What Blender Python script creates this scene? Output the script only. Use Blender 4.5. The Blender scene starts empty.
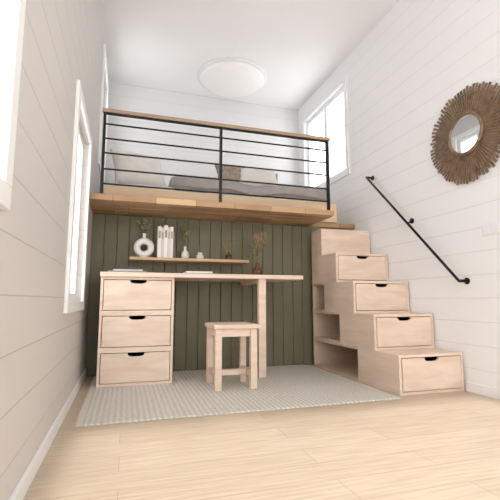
import bpy, bmesh, math, random
from mathutils import Vector, Matrix
random.seed(4)
S=bpy.context.scene
try: S.view_settings.view_transform='Standard'
except Exception: pass
COL=S.collection
# ---------------- materials ----------------
def newmat(name):
    m=bpy.data.materials.new(name); m.use_nodes=True
    nt=m.node_tree; b=nt.nodes['Principled BSDF']; return m,nt,b
def lin(c):
    return tuple(((x/255)/12.92 if x/255<=.04045 else ((x/255+.055)/1.055)**2.4) for x in c)+(1,)
def plain(name,c,rough=.6,metal=0,noise=0.0,scale=20):
    m,nt,b=newmat(name); b.inputs['Roughness'].default_value=rough; b.inputs['Metallic'].default_value=metal
    if noise>0:
        n=nt.nodes.new('ShaderNodeTexNoise'); n.inputs['Scale'].default_value=scale
        tc=nt.nodes.new('ShaderNodeTexCoord'); nt.links.new(tc.outputs['Object'],n.inputs['Vector'])
        r=nt.nodes.new('ShaderNodeValToRGB'); l=lin(c)
        r.color_ramp.elements[0].position=.3; r.color_ramp.elements[1].position=.7
        r.color_ramp.elements[0].color=tuple(x*(1-noise) for x in l[:3])+(1,)
        r.color_ramp.elements[1].color=tuple(min(1,x*(1+noise)) for x in l[:3])+(1,)
        nt.links.new(n.outputs['Fac'],r.inputs['Fac']); nt.links.new(r.outputs['Color'],b.inputs['Base Color'])
    else: b.inputs['Base Color'].default_value=lin(c)
    return m
def wood(name,c1,c2,stretch=(1,8,8),scale=3,rough=.5):
    m,nt,b=newmat(name); b.inputs['Roughness'].default_value=rough
    tc=nt.nodes.new('ShaderNodeTexCoord'); mp=nt.nodes.new('ShaderNodeMapping'); mp.inputs['Scale'].default_value=stretch
    n=nt.nodes.new('ShaderNodeTexNoise'); n.inputs['Scale'].default_value=scale; n.inputs['Detail'].default_value=6; n.inputs['Distortion'].default_value=.8
    r=nt.nodes.new('ShaderNodeValToRGB'); r.color_ramp.elements[0].position=.32; r.color_ramp.elements[1].position=.68
    r.color_ramp.elements[0].color=lin(c1); r.color_ramp.elements[1].color=lin(c2)
    nt.links.new(tc.outputs['Object'],mp.inputs['Vector']); nt.links.new(mp.outputs['Vector'],n.inputs['Vector'])
    nt.links.new(n.outputs['Fac'],r.inputs['Fac']); nt.links.new(r.outputs['Color'],b.inputs['Base Color'])
    return m
def planked(name,c,period,groove=.03,gcol=.72,axis='Z',rough=.55):
    m,nt,b=newmat(name); b.inputs['Roughness'].default_value=rough
    tc=nt.nodes.new('ShaderNodeTexCoord'); sx=nt.nodes.new('ShaderNodeSeparateXYZ'); nt.links.new(tc.outputs['Object'],sx.inputs[0])
    d=nt.nodes.new('ShaderNodeMath'); d.operation='DIVIDE'; d.inputs[1].default_value=period; nt.links.new(sx.outputs[axis],d.inputs[0])
    f=nt.nodes.new('ShaderNodeMath'); f.operation='FRACT'; nt.links.new(d.outputs[0],f.inputs[0])
    r=nt.nodes.new('ShaderNodeValToRGB'); e=r.color_ramp.elements
    e[0].position=0; e[0].color=(0,0,0,1); e[1].position=groove; e[1].color=(1,1,1,1)
    nt.links.new(f.outputs[0],r.inputs['Fac'])
    mx=nt.nodes.new('ShaderNodeMix'); mx.data_type='RGBA'; l=lin(c)
    mx.inputs[6].default_value=tuple(x*gcol for x in l[:3])+(1,); mx.inputs[7].default_value=l
    nt.links.new(r.outputs['Color'],mx.inputs[0]); nt.links.new(mx.outputs[2],b.inputs['Base Color'])
    bp=nt.nodes.new('ShaderNodeBump'); bp.inputs['Strength'].default_value=.5; bp.inputs['Distance'].default_value=.004
    nt.links.new(r.outputs['Color'],bp.inputs['Height']); nt.links.new(bp.outputs['Normal'],b.inputs['Normal'])
    return m
def blocks(name,c1,c2,cm,bw,rh,rot=0,rough=.45,mortar=.002):
    m,nt,b=newmat(name); b.inputs['Roughness'].default_value=rough
    tc=nt.nodes.new('ShaderNodeTexCoord'); mp=nt.nodes.new('ShaderNodeMapping'); mp.inputs['Rotation'].default_value=(0,0,rot)
    br=nt.nodes.new('ShaderNodeTexBrick'); br.inputs['Scale'].default_value=1; br.inputs['Brick Width'].default_value=bw; br.inputs['Row Height'].default_value=rh
    br.inputs['Mortar Size'].default_value=mortar; br.inputs['Color1'].default_value=lin(c1); br.inputs['Color2'].default_value=lin(c2); br.inputs['Mortar'].default_value=lin(cm)
    br.offset=.37; br.offset_frequency=2
    nt.links.new(tc.outputs['Object'],mp.inputs[0]); nt.links.new(mp.outputs[0],br.inputs['Vector'])
    m2=nt.nodes.new('ShaderNodeMapping'); m2.inputs['Scale'].default_value=(2,30,2); nt.links.new(mp.outputs[0],m2.inputs[0])
    n=nt.nodes.new('ShaderNodeTexNoise'); n.inputs['Scale'].default_value=2.5; n.inputs['Detail'].default_value=5; nt.links.new(m2.outputs[0],n.inputs['Vector'])
    r=nt.nodes.new('ShaderNodeValToRGB'); r.color_ramp.elements[0].position=.3; r.color_ramp.elements[1].position=.7
    r.color_ramp.elements[0].color=(.78,.76,.74,1); r.color_ramp.elements[1].color=(1,1,1,1); nt.links.new(n.outputs['Fac'],r.inputs['Fac'])
    mx=nt.nodes.new('ShaderNodeMix'); mx.data_type='RGBA'; mx.blend_type='MULTIPLY'; mx.inputs[0].default_value=1
    nt.links.new(br.outputs['Color'],mx.inputs[6]); nt.links.new(r.outputs['Color'],mx.inputs[7]); nt.links.new(mx.outputs[2],b.inputs['Base Color'])
    return m
M_left_shaded=planked('white_shiplap_left_shaded',(211,206,202),.15)  # white boards greyed: the backlit wall's shade is put into the colour
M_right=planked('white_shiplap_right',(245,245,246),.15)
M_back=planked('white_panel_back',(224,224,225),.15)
M_ceil=plain('ceiling_white',(248,248,248),.8)
M_floor=blocks('oak_floor',(212,194,171),(203,184,160),(182,162,138),1.1,.14,mortar=.0015)
M_green=plain('olive_paint',(110,104,80),.55,noise=.05,scale=8)
M_birch=wood('birch_ply',(220,195,174),(234,214,196),(1,1,7),2.2)
M_birchH=wood('birch_ply_h',(219,194,173),(234,214,196),(1.5,7,7),2.2)
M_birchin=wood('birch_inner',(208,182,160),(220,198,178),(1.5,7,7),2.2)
M_bed=wood('pine_bed',(216,186,150),(230,204,172),(1,7,7),3)
M_block=blocks('butcher_block',(214,178,136),(150,112,80),(112,80,56),.3,.055)
M_blockedge=blocks('butcher_block_front',(212,176,136),(168,128,94),(112,80,56),.3,.6)
M_rail=wood('handrail_wood',(160,134,110),(182,156,130),(1,9,9),3)
M_shelf=wood('shelf_wood',(190,156,118),(212,180,142),(1,9,9),3)
M_black=plain('black_metal',(22,22,24),.4,.4)
M_white=plain('white_frame',(242,242,242),.4)
M_drawer_shade=plain('drawer_interior_shade',(40,34,30),.9)  # shade inside the hollow drawers, painted as a dark base colour
M_cer=plain('white_ceramic',(232,228,222),.35)
M_page=plain('paper',(235,232,226),.8)
M_bedding=plain('grey_bedding',(168,163,159),.9,noise=.08,scale=14)
M_sheet=plain('white_linen',(222,217,212),.9,noise=.04,scale=10)
M_taupe=plain('taupe_fabric',(150,136,120),.9,noise=.3,scale=36)
M_brown=wood('bark_wood',(96,74,54),(152,124,96),(4,4,4),6)
M_twig=plain('dry_stem',(110,90,62),.8)
M_plume=plain('pampas',(160,136,106),.95,noise=.15,scale=60)
M_leaf=plain('dry_green_leaf',(128,136,98),.8,noise=.2,scale=40)
m,nt,b=newmat('mirror_glass'); b.inputs['Metallic'].default_value=1; b.inputs['Roughness'].default_value=.03; b.inputs['Base Color'].default_value=(.85,.86,.87,1); M_mirror=m
m,nt,b=newmat('amber_glass'); b.inputs['Base Color'].default_value=lin((120,84,50)); b.inputs['Roughness'].default_value=.1; b.inputs['Transmission Weight'].default_value=.5; M_amber=m
m,nt,b=newmat('window_glass'); nt.nodes.remove(b)
t=nt.nodes.new('ShaderNodeBsdfTransparent'); g=nt.nodes.new('ShaderNodeBsdfGlossy'); g.inputs['Roughness'].default_value=.02
mx=nt.nodes.new('ShaderNodeMixShader'); mx.inputs[0].default_value=.05
nt.links.new(t.outputs[0],mx.inputs[1]); nt.links.new(g.outputs[0],mx.inputs[2]); nt.links.new(mx.outputs[0],nt.nodes['Material Output'].inputs[0]); M_glass=m
# rug
m,nt,b=newmat('woven_rug'); b.inputs['Roughness'].default_value=.95
tc=nt.nodes.new('ShaderNodeTexCoord')
w=nt.nodes.new('ShaderNodeTexWave'); w.bands_direction='X'; w.inputs['Scale'].default_value=11; w.inputs['Distortion'].default_value=2.2; w.inputs['Detail'].default_value=3; w.inputs['Detail Scale'].default_value=3
w2=nt.nodes.new('ShaderNodeTexWave'); w2.bands_direction='Y'; w2.inputs['Scale'].default_value=22; w2.inputs['Distortion'].default_value=1.5
nt.links.new(tc.outputs['Object'],w.inputs[0]); nt.links.new(tc.outputs['Object'],w2.inputs[0])
mm=nt.nodes.new('ShaderNodeMath'); mm.operation='MULTIPLY'; nt.links.new(w.outputs['Fac'],mm.inputs[0]); nt.links.new(w2.outputs['Fac'],mm.inputs[1])
r=nt.nodes.new('ShaderNodeValToRGB'); r.color_ramp.elements[0].color=lin((202,195,185)); r.color_ramp.elements[1].color=lin((234,229,221)); r.color_ramp.elements[1].position=.6
nt.links.new(mm.outputs[0],r.inputs[0]); nt.links.new(r.outputs[0],b.inputs['Base Color'])
bp=nt.nodes.new('ShaderNodeBump'); bp.inputs['Distance'].default_value=.004; nt.links.new(mm.outputs[0],bp.inputs['Height']); nt.links.new(bp.outputs[0],b.inputs['Normal']); M_rug=m

# ---------------- helpers ----------------
def group(name):
    e=bpy.data.objects.new(name,None); e.empty_display_size=.05; COL.objects.link(e); return e
def finish(name,bm,mat,parent=None,smooth=False,bevel=0,seg=2):
    me=bpy.data.meshes.new(name); bm.to_mesh(me); bm.free()
    me.materials.append(mat); o=bpy.data.objects.new(name,me); COL.objects.link(o)
    if smooth:
        for p in me.polygons: p.use_smooth=True
    if bevel>0:
        md=o.modifiers.new('b','BEVEL'); md.width=bevel; md.segments=seg; md.limit_method='ANGLE'
    if parent: o.parent=parent
    return o
def addbox(bm,x0,x1,y0,y1,z0,z1,mat=None):
    r=bmesh.ops.create_cube(bm,size=1)
    bmesh.ops.scale(bm,vec=(x1-x0,y1-y0,z1-z0),verts=r['verts'])
    if mat is not None: bmesh.ops.transform(bm,matrix=mat,verts=r['verts'])
    else: bmesh.ops.translate(bm,vec=((x0+x1)/2,(y0+y1)/2,(z0+z1)/2),verts=r['verts'])
    return r['verts']
def boxes(name,lst,mat,parent=None,bevel=.002):
    bm=bmesh.new()
    for l in lst: addbox(bm,*l)
    return finish(name,bm,mat,parent,bevel=bevel)
def tube(name,pts,rad,mat,parent=None,res=8):
    cu=bpy.data.curves.new(name,'CURVE'); cu.dimensions='3D'; cu.bevel_depth=rad; cu.bevel_resolution=3; cu.use_fill_caps=True
    sp=cu.splines.new('POLY'); sp.points.add(len(pts)-1)
    for i,p in enumerate(pts): sp.points[i].co=(*p,1)
    cu.materials.append(mat); o=bpy.data.objects.new(name,cu); COL.objects.link(o)
    if parent: o.parent=parent
    return o
def lathe(name,prof,loc,mat,parent=None,seg=32):
    bm=bmesh.new(); rings=[]
    for (r,z) in prof:
        rings.append([bm.verts.new((loc[0]+r*math.cos(2*math.pi*i/seg),loc[1]+r*math.sin(2*math.pi*i/seg),loc[2]+z)) for i in range(seg)])
    for a,c in zip(rings,rings[1:]):
        for i in range(seg):
            bm.faces.new((a[i],a[(i+1)%seg],c[(i+1)%seg],c[i]))
    bm.faces.new(list(reversed(rings[0]))); bm.faces.new(rings[-1])
    bmesh.ops.recalc_face_normals(bm,faces=bm.faces)
    return finish(name,bm,mat,parent,smooth=True)
# ---------------- dims ----------------
XL,XR=-.28,2.16; YB=4.75; YF=-1.7; ZC=3.16; YG=3.45; T=.12
def wall_yz(name,x0,x1,ya,yb,za,zb,holes,mat):
    ys=sorted({ya,yb}|{h[0] for h in holes}|{h[1] for h in holes}); zs=sorted({za,zb}|{h[2] for h in holes}|{h[3] for h in holes})
    bm=bmesh.new()
    for i in range(len(ys)-1):
        for j in range(len(zs)-1):
            cy=(ys[i]+ys[i+1])/2; cz=(zs[j]+zs[j+1])/2
            if any(h[0]<cy<h[1] and h[2]<cz<h[3] for h in holes): continue
            addbox(bm,x0,x1,ys[i],ys[i+1],zs[j],zs[j+1])
    bmesh.ops.remove_doubles(bm,verts=bm.verts,dist=1e-5)
    return finish(name,bm,mat)
LW=[(.1,.98,.85,2.35),(2.16,2.86,.58,1.66),(3.75,4.45,1.85,2.9)]
RW=[(3.55,4.55,1.93,2.9)]
wall_yz('wall_left',XL-T,XL,YF,YB,0,ZC,LW,M_left_shaded)
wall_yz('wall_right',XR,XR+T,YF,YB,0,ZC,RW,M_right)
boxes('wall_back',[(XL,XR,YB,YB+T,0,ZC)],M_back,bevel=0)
boxes('wall_front',[(XL,XR,YF-T,YF,2.85,ZC),(XL,XL+.04,YF-T,YF,0,2.85),(XR-.04,XR,YF-T,YF,0,2.85)],M_back,bevel=0)
boxes('floor',[(XL-T,XR+T,YF-T,YB+T,-.1,0)],M_floor,bevel=0)
boxes('ceiling',[(XL-T,XR+T,YF-T,YB+T,ZC,ZC+.1)],M_ceil,bevel=0)
def window(n,side,h,mull=True):
    g=group('window_%d'%n); y0,y1,z0,z1=h
    xi=XL if side=='L' else XR; s=1 if side=='L' else -1
    # casing on room side
    c=.055
    def bx(a,b_,ya,yb,za,zb): 
        return (min(a,b_),max(a,b_),ya,yb,za,zb)
    a,b_=xi,xi+s*.018
    boxes('casing',[bx(a,b_,y0-c,y1+c,z1,z1+c),bx(a,b_,y0-c,y1+c,z0-c,z0),bx(a,b_,y0-c,y0,z0,z1),bx(a,b_,y1,y1+c,z0,z1)],M_white,g,bevel=.003)
    a,b_=xi-s*.03,xi-s*.085; f=.05
    L=[bx(a,b_,y0,y1,z1-f,z1),bx(a,b_,y0,y1,z0,z0+f),bx(a,b_,y0,y0+f,z0+f,z1-f),bx(a,b_,y1-f,y1,z0+f,z1-f)]
    if mull: ym=(y0+y1)/2; L.append(bx(a,b_,ym-.03,ym+.03,z0+f,z1-f))
    boxes('sash',L,M_white,g,bevel=.003)
    boxes('glass_pane',[bx(xi-s*.055,xi-s*.06,y0+f,y1-f,z0+f,z1-f)],M_glass,g,bevel=0)
    boxes('handle',[bx(xi-s*.03,xi-s*.012,(y0+y1)/2-.01,(y0+y1)/2+.01,(z0+z1)/2-.06,(z0+z1)/2+.06)],M_white,g)
window(1,'L',LW[0],False); window(2,'L',LW[1]); window(3,'L',LW[2]); window(4,'R',RW[0])
# unseen glazed door behind camera, added to let sun and sky light in
g=group('added_light_door_1')
L=[(XL+.04,XL+.09,YF-.08,YF-.03,0,2.85),(XR-.09,XR-.04,YF-.08,YF-.03,0,2.85),(XL+.09,XR-.09,YF-.08,YF-.03,2.8,2.85),(XL+.09,XR-.09,YF-.08,YF-.03,0,.05)]
boxes('frame',L,M_white,g)
boxes('pane',[(XL+.09,XR-.09,YF-.058,YF-.052,.05,2.8)],M_glass,g,bevel=0)
# ---------------- green panel wall ----------------
bm=bmesh.new(); x=XL; w=.098
while x<XR-.001:
    addbox(bm,x+.0015,min(x+w,XR)-.0015,YG,YG+.018,0,1.293); x+=w
finish('wall_green_panelling',bm,M_green,None,bevel=.004)
boxes('wall_under_loft',[(XL,XR,YG+.018,YG+.08,0,1.293)],M_green,bevel=0)
# ---------------- loft deck ----------------
LF=2.95; ZD=1.34
g=group('loft_platform')
boxes('deck',[(XL,1.66,LF+.03,YG,ZD-.045,ZD),(XL,XR,YG,YB,ZD-.045,ZD)],M_block,g,bevel=0)
boxes('front_edge',[(XL,1.66,LF,LF+.03,ZD-.045,ZD)],M_blockedge,g,bevel=.003)
# ---------------- railing ----------------
g=group('loft_railing')
boxes('handrail',[(-.21,1.64,LF+.005,LF+.05,1.955,1.982)],M_rail,g,bevel=.004)
boxes('top_bar',[(-.2,1.63,LF+.015,LF+.04,1.945,1.955)],M_black,g,bevel=0)
boxes('post_1',[(-.2,-.18,LF+.015,LF+.04,ZD,1.945)],M_black,g,bevel=.001)
boxes('post_2',[(.67,.69,LF+.015,LF+.04,ZD,1.945)],M_black,g,bevel=.001)
boxes('post_3',[(1.61,1.63,LF+.015,LF+.04,ZD,1.945)],M_black,g,bevel=.001)
for i,z in enumerate((1.87,1.76,1.65,1.53,1.42)):
    tube('bar_%d'%(i+1),[(-.19,LF+.0275,z),(1.62,LF+.0275,z)],.0065,M_black,g)
# ---------------- loft bed ----------------
def softbox(name,x0,x1,y0,y1,z0,z1,mat,parent,amp=.012,seed=0,bv=.03):
    bm=bmesh.new(); addbox(bm,x0,x1,y0,y1,z0,z1)
    bmesh.ops.bevel(bm,geom=bm.edges[:],offset=bv,segments=3,affect='EDGES')
    bmesh.ops.subdivide_edges(bm,edges=bm.edges[:],cuts=5,use_grid_fill=True)
    from mathutils import noise
    for v in bm.verts:
        n=noise.noise(Vector((v.co.x*5+seed,v.co.y*5,v.co.z*4)))
        if v.co.z>z0+.02: v.co+=Vector((0,-.5*n*amp,n*amp))
    return finish(name,bm,mat,parent,smooth=True)
g=group('loft_bed')
boxes('frame',[(-.2,1.95,3.42,3.45,ZD,ZD+.19),(-.2,1.95,4.68,4.71,ZD,ZD+.19),(-.2,-.17,3.45,4.68,ZD,ZD+.19),(1.92,1.95,3.45,4.68,ZD,ZD+.19),(-.17,1.92,3.45,4.68,ZD+.04,ZD+.06)],M_bed,g)
softbox('mattress',-.16,1.91,3.46,4.67,ZD+.06,ZD+.24,M_sheet,g,.004)
softbox('duvet',.35,1.9,3.43,4.66,ZD+.2,ZD+.34,M_bedding,g,.045,3)
def pillow(name,w,h,t,loc,rot,mat,parent=None):
    bm=bmesh.new(); N=16; V={}
    for s in (1,-1):
        for i in range(N+1):
            for j in range(N+1):
                u=-1+2*i/N; v=-1+2*j/N
                edge=(i in(0,N) or j in(0,N))
                if s==-1 and edge: V[(s,i,j)]=V[(1,i,j)]; continue
                pin=1-.08*(1-abs(u))*abs(v)**2; pin2=1-.08*(1-abs(v))*abs(u)**2
                k=((1-u**4)*(1-v**4))**.6
                V[(s,i,j)]=bm.verts.new((u*w/2*pin2,s*t/2*k+.004*math.sin(9*u+7*v)*k,v*h/2*pin))
    for s in (1,-1):
        for i in range(N):
            for j in range(N):
                f=[V[(s,i,j)],V[(s,i+1,j)],V[(s,i+1,j+1)],V[(s,i,j+1)]]
                bm.faces.new(f if s==-1 else f[::-1])
    bmesh.ops.recalc_face_normals(bm,faces=bm.faces)
    from mathutils import Euler
    bmesh.ops.transform(bm,matrix=Matrix.Translation(loc)@Euler(rot).to_matrix().to_4x4(),verts=bm.verts)
    return finish(name,bm,mat,parent,smooth=True)
pillow('bed_pillow',.5,.4,.15,(.08,3.72,ZD+.445),(-.5,0,.35),M_sheet,g)
pillow('bed_pillow_b',.56,.42,.15,(.1,4.15,ZD+.47),(-.4,0,.6),M_bedding,g)
pillow('cushion_a',.34,.26,.11,(.95,3.62,ZD+.44),(-.55,0,.1),M_taupe,g)
pillow('cushion_b',.4,.26,.11,(1.18,3.56,ZD+.42),(-.7,0,-.1),M_sheet,g)
pillow('cushion_c',.32,.24,.1,(1.3,3.74,ZD+.45),(-.5,0,-.2),M_taupe,g)
# ---------------- drawer modules ----------------
def drawer_front(name,x0,x1,z0,z1,y,parent,th=.018):
    bm=bmesh.new(); cx=(x0+x1)/2; nw=.055; nd=.024
    pts=[(x0,z0),(x1,z0),(x1,z1),(cx+nw,z1)]
    for k in range(1,12):
        a=math.pi*k/12; 
        pts.append((cx+nw*math.copysign(abs(math.cos(a))**.6,math.cos(a)),z1-nd*math.sin(a)**.6))
    pts+=[(cx-nw,z1),(x0,z1)]
    vs=[bm.verts.new((p[0],y,p[1])) for p in pts]
    f=bm.faces.new(vs)
    r=bmesh.ops.extrude_face_region(bm,geom=[f]); bmesh.ops.translate(bm,vec=(0,th,0),verts=[v for v in r['geom'] if isinstance(v,bmesh.types.BMVert)])
    bmesh.ops.recalc_face_normals(bm,faces=bm.faces)
    return finish(name,bm,M_birchH,parent,bevel=.0015)
P=.018
def drawer_case(i,x0,x1,y0,y1,z0,z1,parent,drawer=True):
    boxes('case_%d'%i,[(x0,x1,y0,y1,z0,z0+P),(x0,x1,y0,y1,z1-P,z1),(x0,x0+P,y0,y1,z0+P,z1-P),(x1-P,x1,y0,y1,z0+P,z1-P),(x0+P,x1-P,y1-P,y1,z0+P,z1-P)],M_birch,parent,bevel=.0015)
    if drawer:
        drawer_front('drawer_front_%d'%i,x0+P+.004,x1-P-.004,z0+P+.004,z1-P-.004,y0-.002,parent)
        yb=min(y0+.38,y1-P-.01)
        boxes('drawer_box_%d'%i,[(x0+P+.01,x0+P+.022,y0+.017,yb,z0+P+.01,z1-P-.03),(x1-P-.022,x1-P-.01,y0+.017,yb,z0+P+.01,z1-P-.03),(x0+P+.022,x1-P-.022,y0+.017,yb,z0+P+.01,z0+P+.02),(x0+P+.022,x1-P-.022,yb-.012,yb,z0+P+.02,z1-P-.03)],M_drawer_shade,parent,bevel=0)
g=group('storage_staircase')
SX0,SX1=1.65,2.15; H=.245; SB=3.38
for i in range(5):
    y0=2.18+.25*i; z0=H*i; z1=H*(i+1); ys=min(y0+.47,SB)
    if i<4:
        drawer_case(i+1,SX0,SX1,y0,ys,z0,z1,g)
    else:
        boxes('case_5',[(SX0,SX1,y0,SB,z1-P,z1),(SX0,SX1,y0,SB,z0,z0+P),(SX0,SX1,y0,y0+P,z0+P,z1-P),(SX0,SX0+P,y0+P,SB,z0+P,z1-P),(SX1-P,SX1,y0+P,SB,z0+P,z1-P)],M_birchH,g,bevel=.0015)
    if SB-ys>.05:
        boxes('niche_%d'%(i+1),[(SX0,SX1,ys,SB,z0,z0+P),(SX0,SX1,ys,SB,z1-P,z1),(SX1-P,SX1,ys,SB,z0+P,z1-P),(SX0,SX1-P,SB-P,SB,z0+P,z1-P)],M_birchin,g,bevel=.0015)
g=group('desk')
for i in range(3):
    drawer_case(3-i,-.165,.335,2.93,3.42,(.25*i if i else .0105),.25*(i+1),g)
boxes('desktop',[(-.17,1.34,2.90,3.44,.75,.782)],M_birchH,g,bevel=.003)
boxes('leg',[(.975,1.035,2.925,2.96,.0105,.72)],M_birch,g,bevel=.003)
boxes('leg_beam',[(.975,1.035,2.925,3.44,.72,.75)],M_birchH,g)
# stool
g=group('wooden_stool')
x0,x1,y0,y1=.565,.85,2.58,2.88; lt=.045; zt=.0105
k=0
for a in (x0,x1-lt):
    for c in (y0,y1-lt):
        k+=1; boxes('leg_%d'%k,[(a,a+lt,c,c+lt,zt,.4)],M_birch,g,bevel=.004)
L=[(x0+lt,x1-lt,y0+.012,y0+.036,.35,.4),(x0+lt,x1-lt,y1-.036,y1-.012,.35,.4),(x0+.012,x0+.036,y0+lt,y1-lt,.35,.4),(x1-.036,x1-.012,y0+lt,y1-lt,.35,.4)]
L+=[(x0+.012,x0+.036,y0+lt,y1-lt,.08,.125),(x1-.036,x1-.012,y0+lt,y1-lt,.08,.125),(x0+.036,x1-.036,(y0+y1)/2-.02,(y0+y1)/2+.02,.085,.12)]
boxes('rails',L,M_birchH,g,bevel=.002)
boxes('seat',[(x0-.012,x1+.012,y0-.012,y1+.012,.4,.43)],M_birchH,g,bevel=.006)
# rug
g=group('area_rug')
RY0,RY1=2.11,3.42
boxes('weave',[(-.17,1.575,RY0,RY1,0,.01)],M_rug,g,bevel=.003)
M_fr=plain('rug_fringe',(222,214,202),.95)
for nm,xa,dr in (('fringe_left',-.17,-1),('fringe_right',1.575,1)):
    bm=bmesh.new(); y=RY0+.006
    while y<RY1-.01:
        l=random.uniform(.03,.042); j=random.uniform(-.006,.006)
        for (w0,yy) in ((.003,y),):
            vs=[bm.verts.new(p) for p in ((xa,yy-w0,.003),(xa,yy+w0,.003),(xa+dr*l,yy+j+w0*.8,.003),(xa+dr*l,yy+j-w0*.8,.003),
                                          (xa,yy-w0,.008),(xa,yy+w0,.008),(xa+dr*l,yy+j+w0*.8,.005),(xa+dr*l,yy+j-w0*.8,.005))]
            for f in ((0,1,2,3),(4,7,6,5),(0,3,7,4),(1,5,6,2),(3,2,6,7),(0,4,5,1)): bm.faces.new([vs[q] for q in f])
        y+=.013
    bmesh.ops.recalc_face_normals(bm,faces=bm.faces)
    finish(nm,bm,M_fr,g)
# wall shelf
boxes('wall_shelf',[(.02,1.0,3.25,YG,.905,.928)],M_shelf,bevel=.002)
SZ=.928
# ring vase
def torus(bm,R,r,loc,n=40,m_=16,sq=1):
    V=[[bm.verts.new((loc[0]+(R+r*math.cos(b2))*math.cos(a2),loc[1]+r*sq*math.sin(b2),loc[2]+(R+r*math.cos(b2))*math.sin(a2))) for b2 in [2*math.pi*j/m_ for j in range(m_)]] for a2 in [2*math.pi*i/n for i in range(n)]]
    for i in range(n):
        for j in range(m_): bm.faces.new((V[i][j],V[(i+1)%n][j],V[(i+1)%n][(j+1)%m_],V[i][(j+1)%m_]))
    bmesh.ops.recalc_face_normals(bm,faces=bm.faces)
g=group('ring_vase')
bm=bmesh.new(); torus(bm,.055,.027,(.13,3.34,SZ+.084)); finish('ring_body',bm,M_cer,g,smooth=True)
lathe('foot',[(.026,0),(.03,.006),(.02,.02)],(.13,3.34,SZ),M_cer,g)
lathe('neck',[(.018,0),(.012,.02),(.012,.035),(.018,.045)],(.13,3.34,SZ+.155),M_cer,g)
def sprig(parent,base,n,h,spread,leafmat,leafs=6,ls=.012,plume=False):
    for i in range(n):
        a=random.uniform(0,6.28); s=random.uniform(.2,1)*spread; hh=h*random.uniform(.75,1)
        pts=[]
        for k in range(7):
            t=k/6; pts.append((base[0]+math.cos(a)*s*t**1.6,base[1]+math.sin(a)*s*.4*t**1.6,base[2]+hh*t))
        tube('stem_%d'%(i+1),pts,.0022,M_twig,parent)
        bm=bmesh.new()
        for q in range(leafs):
            t=random.uniform(.35,1) if not plume else random.uniform(.55,1.0)
            p=Vector((base[0]+math.cos(a)*s*t**1.6,base[1]+math.sin(a)*s*.4*t**1.6,base[2]+hh*t))
            d=Vector((random.uniform(-1,1),random.uniform(-1,1),random.uniform(.2,1.4))).normalized()
            sd=d.cross(Vector((random.random(),random.random(),.3))).normalized()
            l=ls*random.uniform(.7,1.4); wd=l*(.18 if plume else .4)
            vs=[bm.verts.new(p),bm.verts.new(p+d*l+sd*wd),bm.verts.new(p+d*l*2),bm.verts.new(p+d*l-sd*wd)]
            bm.faces.new(vs)
        finish('leaves_%d'%(i+1),bm,leafmat,parent)
sprig(g,(.13,3.34,SZ+.19),7,.12,.07,M_leaf,14,.014)
# books
g=group('row_of_books')
xx=.235; cols=[(236,232,226),(214,208,200),(240,238,234),(222,214,204),(236,230,222),(120,112,100)]
for i,c in enumerate(cols):
    t=[.028,.022,.03,.02,.024,.012][i]; h=[.26,.25,.27,.255,.26,.22][i]; 
    cm=plain('cover_%d'%i,c,.6)
    boxes('cover_%d'%(i+1),[(xx,xx+.002,3.29,3.43,SZ,SZ+h),(xx+t-.003,xx+t-.001,3.29,3.43,SZ,SZ+h),(xx,xx+t-.001,3.288,3.291,SZ,SZ+h)],cm,g,bevel=.0005)
    boxes('pages_%d'%(i+1),[(xx+.002,xx+t-.003,3.292,3.425,SZ+.003,SZ+h-.004)],M_page,g,bevel=0)
    boxes('spine_label_%d'%(i+1),[(xx+.005,xx+t-.006,3.2868,3.288,SZ+h*.62,SZ+h*.85)],plain('spine_lbl_%d'%i,(170,156,138),.7),g,bevel=0)
    xx+=t
# bud vase with branches
g=group('bud_vase')
lathe('vase',[(.02,0),(.032,.012),(.036,.035),(.026,.062),(.012,.078),(.011,.1),(.015,.106)],(.465,3.34,SZ),M_cer,g)
sprig(g,(.465,3.34,SZ+.1),10,.2,.055,M_leaf,16,.012)
g=group('small_bowl')
lathe('bowl',[(.018,0),(.03,.01),(.036,.035),(.034,.036),(.028,.014),(.005,.008)],(.59,3.34,SZ),M_cer,g)
lathe('candle',[(.02,.01),(.02,.06),(.004,.062)],(.59,3.34,SZ),M_page,g)
g=group('reed_diffuser')
lathe('bottle',[(.024,0),(.026,.004),(.026,.045),(.01,.055),(.01,.07)],(.84,3.34,SZ),M_amber,g)
for i in range(6):
    a=i*1.05; tube('reed_%d'%(i+1),[(.84,3.34,SZ+.03),(.84+.06*math.cos(a),3.34+.03*math.sin(a),SZ+.17)],.002,M_plume,g)
# desk items
DZ=.782
g=group('magazine_stack')
boxes('magazine_1',[(-.12,.14,2.93,3.2,DZ,DZ+.012)],plain('mag1',(150,146,140),.5),g)
boxes('magazine_2',[(-.09,.11,2.95,3.19,DZ+.012,DZ+.024)],plain('mag2',(226,224,220),.5),g)
boxes('magazine_3',[(-.1,.08,2.94,3.16,DZ+.024,DZ+.034)],plain('mag3',(70,68,66),.5),g)
g=group('notebook')
boxes('cover',[(.42,.62,2.94,3.16,DZ,DZ+.006),(.42,.62,2.94,3.16,DZ+.02,DZ+.025)],M_black,g)
boxes('pages',[(.423,.617,2.943,3.157,DZ+.006,DZ+.02)],M_page,g,bevel=0)
g=group('pampas_vase')
lathe('vase',[(.03,0),(.042,.01),(.047,.035),(.038,.06),(.016,.08),(.014,.1),(.02,.11)],(1.03,3.12,DZ),M_amber,g)
sprig(g,(1.03,3.12,DZ+.09),8,.28,.08,M_plume,60,.014,True)
sprig(g,(1.03,3.12,DZ+.09),4,.2,.1,M_leaf,16,.014)
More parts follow.
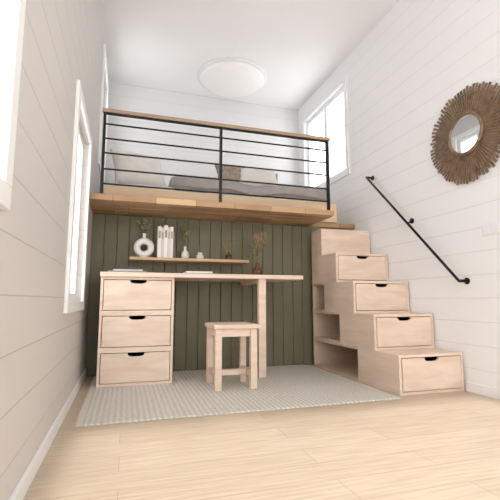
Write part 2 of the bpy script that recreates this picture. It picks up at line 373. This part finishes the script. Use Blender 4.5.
# ---------------- wall handrail ----------------
g=group('stair_handrail')
A=Vector((2.09,3.11,1.715)); B=Vector((2.09,2.11,.715))
tube('pipe',[(2.15,A.y,A.z),(2.10,A.y,A.z),A,B,(2.10,B.y,B.z),(2.15,B.y,B.z)],.0105,M_black,g)
for i,t in enumerate((0.0,.5,1.0)):
    p=A.lerp(B,t)
    bm=bmesh.new(); r=bmesh.ops.create_cone(bm,cap_ends=True,segments=24,radius1=.022,radius2=.022,depth=.008)
    bmesh.ops.transform(bm,matrix=Matrix.Translation((2.156,p.y,p.z))@Matrix.Rotation(math.pi/2,4,'Y'),verts=bm.verts)
    finish('rosette_%d'%(i+1),bm,M_black,g,bevel=.001)
    if i==1: tube('bracket',[(2.155,p.y,p.z-.0),(2.12,p.y,p.z-.02),(2.09,p.y,p.z-.01)],.007,M_black,g)
# ---------------- sunburst mirror ----------------
g=group('sunburst_mirror')
c=Vector((2.155,2.015,1.69)); bm=bmesh.new(); N=76
for layer in range(2):
    for i in range(N):
        a=2*math.pi*(i+.5*layer)/N; r0=.135; r1=random.uniform(.315,.34)-(0.05 if layer else 0)
        wd0=.0085; wd1=.015
        tl=.006; x0_=c.x-.008-.010*layer
        d=Vector((0,math.cos(a),math.sin(a))); s=Vector((0,-math.sin(a),math.cos(a)))
        vs=[]
        for xx_ in (x0_,x0_-tl):
            for (rr,ww) in ((r0,wd0),(r1,wd1)):
                for sg in (-1,1):
                    q=Vector((xx_,c.y,c.z))+d*rr+s*sg*ww/2; vs.append(bm.verts.new(q))
        F=[(0,1,3,2),(4,6,7,5),(0,2,6,4),(1,5,7,3),(2,3,7,6),(0,4,5,1)]
        for f in F: bm.faces.new([vs[k] for k in f])
bmesh.ops.recalc_face_normals(bm,faces=bm.faces)
finish('rays',bm,M_brown,g)
bm=bmesh.new(); torus(bm,.135,.012,(0,0,0),64,12)
bmesh.ops.transform(bm,matrix=Matrix.Translation((c.x-.03,c.y,c.z))@Matrix.Rotation(math.pi/2,4,'Z'),verts=bm.verts); finish('inner_ring',bm,M_brown,g,smooth=True)
bm=bmesh.new(); bmesh.ops.create_cone(bm,cap_ends=True,segments=64,radius1=.135,radius2=.135,depth=.006)
bmesh.ops.transform(bm,matrix=Matrix.Translation((c.x-.028,c.y,c.z))@Matrix.Rotation(math.pi/2,4,'Y'),verts=bm.verts); finish('glass',bm,M_mirror,g)
# switch
g=group('light_switch')
boxes('plate',[(2.15,2.16,1.82,1.96,.99,1.07)],M_white,g)
boxes('rocker_1',[(2.145,2.15,1.83,1.885,1.0,1.06)],M_white,g); boxes('rocker_2',[(2.145,2.15,1.895,1.95,1.0,1.06)],M_white,g)
# ceiling lamp
g=group('ceiling_lamp')
m,nt,b=newmat('lamp_diffuser'); b.inputs['Base Color'].default_value=(.9,.89,.87,1); b.inputs['Emission Color'].default_value=(1,.98,.95,1); b.inputs['Emission Strength'].default_value=.08
lathe('dome',[(.05,-.10),(.24,-.085),(.35,-.05),(.385,-.02)],(1.1,4.25,ZC),m,g)
lathe('rim',[(.395,-.022),(.405,-.01),(.4,0)],(1.1,4.25,ZC),M_white,g)
# baseboards
boxes('baseboard_left',[(XL,XL+.012,YF,YG,0,.06)],M_white); boxes('baseboard_right',[(XR-.012,XR,YF,2.17,0,.06)],M_white)
# ---------------- light ----------------
w=bpy.data.worlds.new('World'); S.world=w; w.use_nodes=True
bg=w.node_tree.nodes['Background']; bg.inputs[0].default_value=(.985,.99,1,1); bg.inputs[1].default_value=4.2
sl=bpy.data.lights.new('sun','SUN'); sl.energy=4.0; sl.angle=.03; sl.color=(1,.98,.96)
so=bpy.data.objects.new('sun',sl); COL.objects.link(so)
so.rotation_euler=Vector((.0,1,-.74)).to_track_quat('-Z','Y').to_euler()
# ---------------- camera ----------------
cd=bpy.data.cameras.new('camera'); co=bpy.data.objects.new('camera',cd); COL.objects.link(co)
cd.sensor_width=36; cd.lens=28.8; cd.clip_start=.02
co.location=(0,0,.59); co.rotation_euler=(math.radians(90+7.125),0,math.radians(-17.2))
S.camera=co
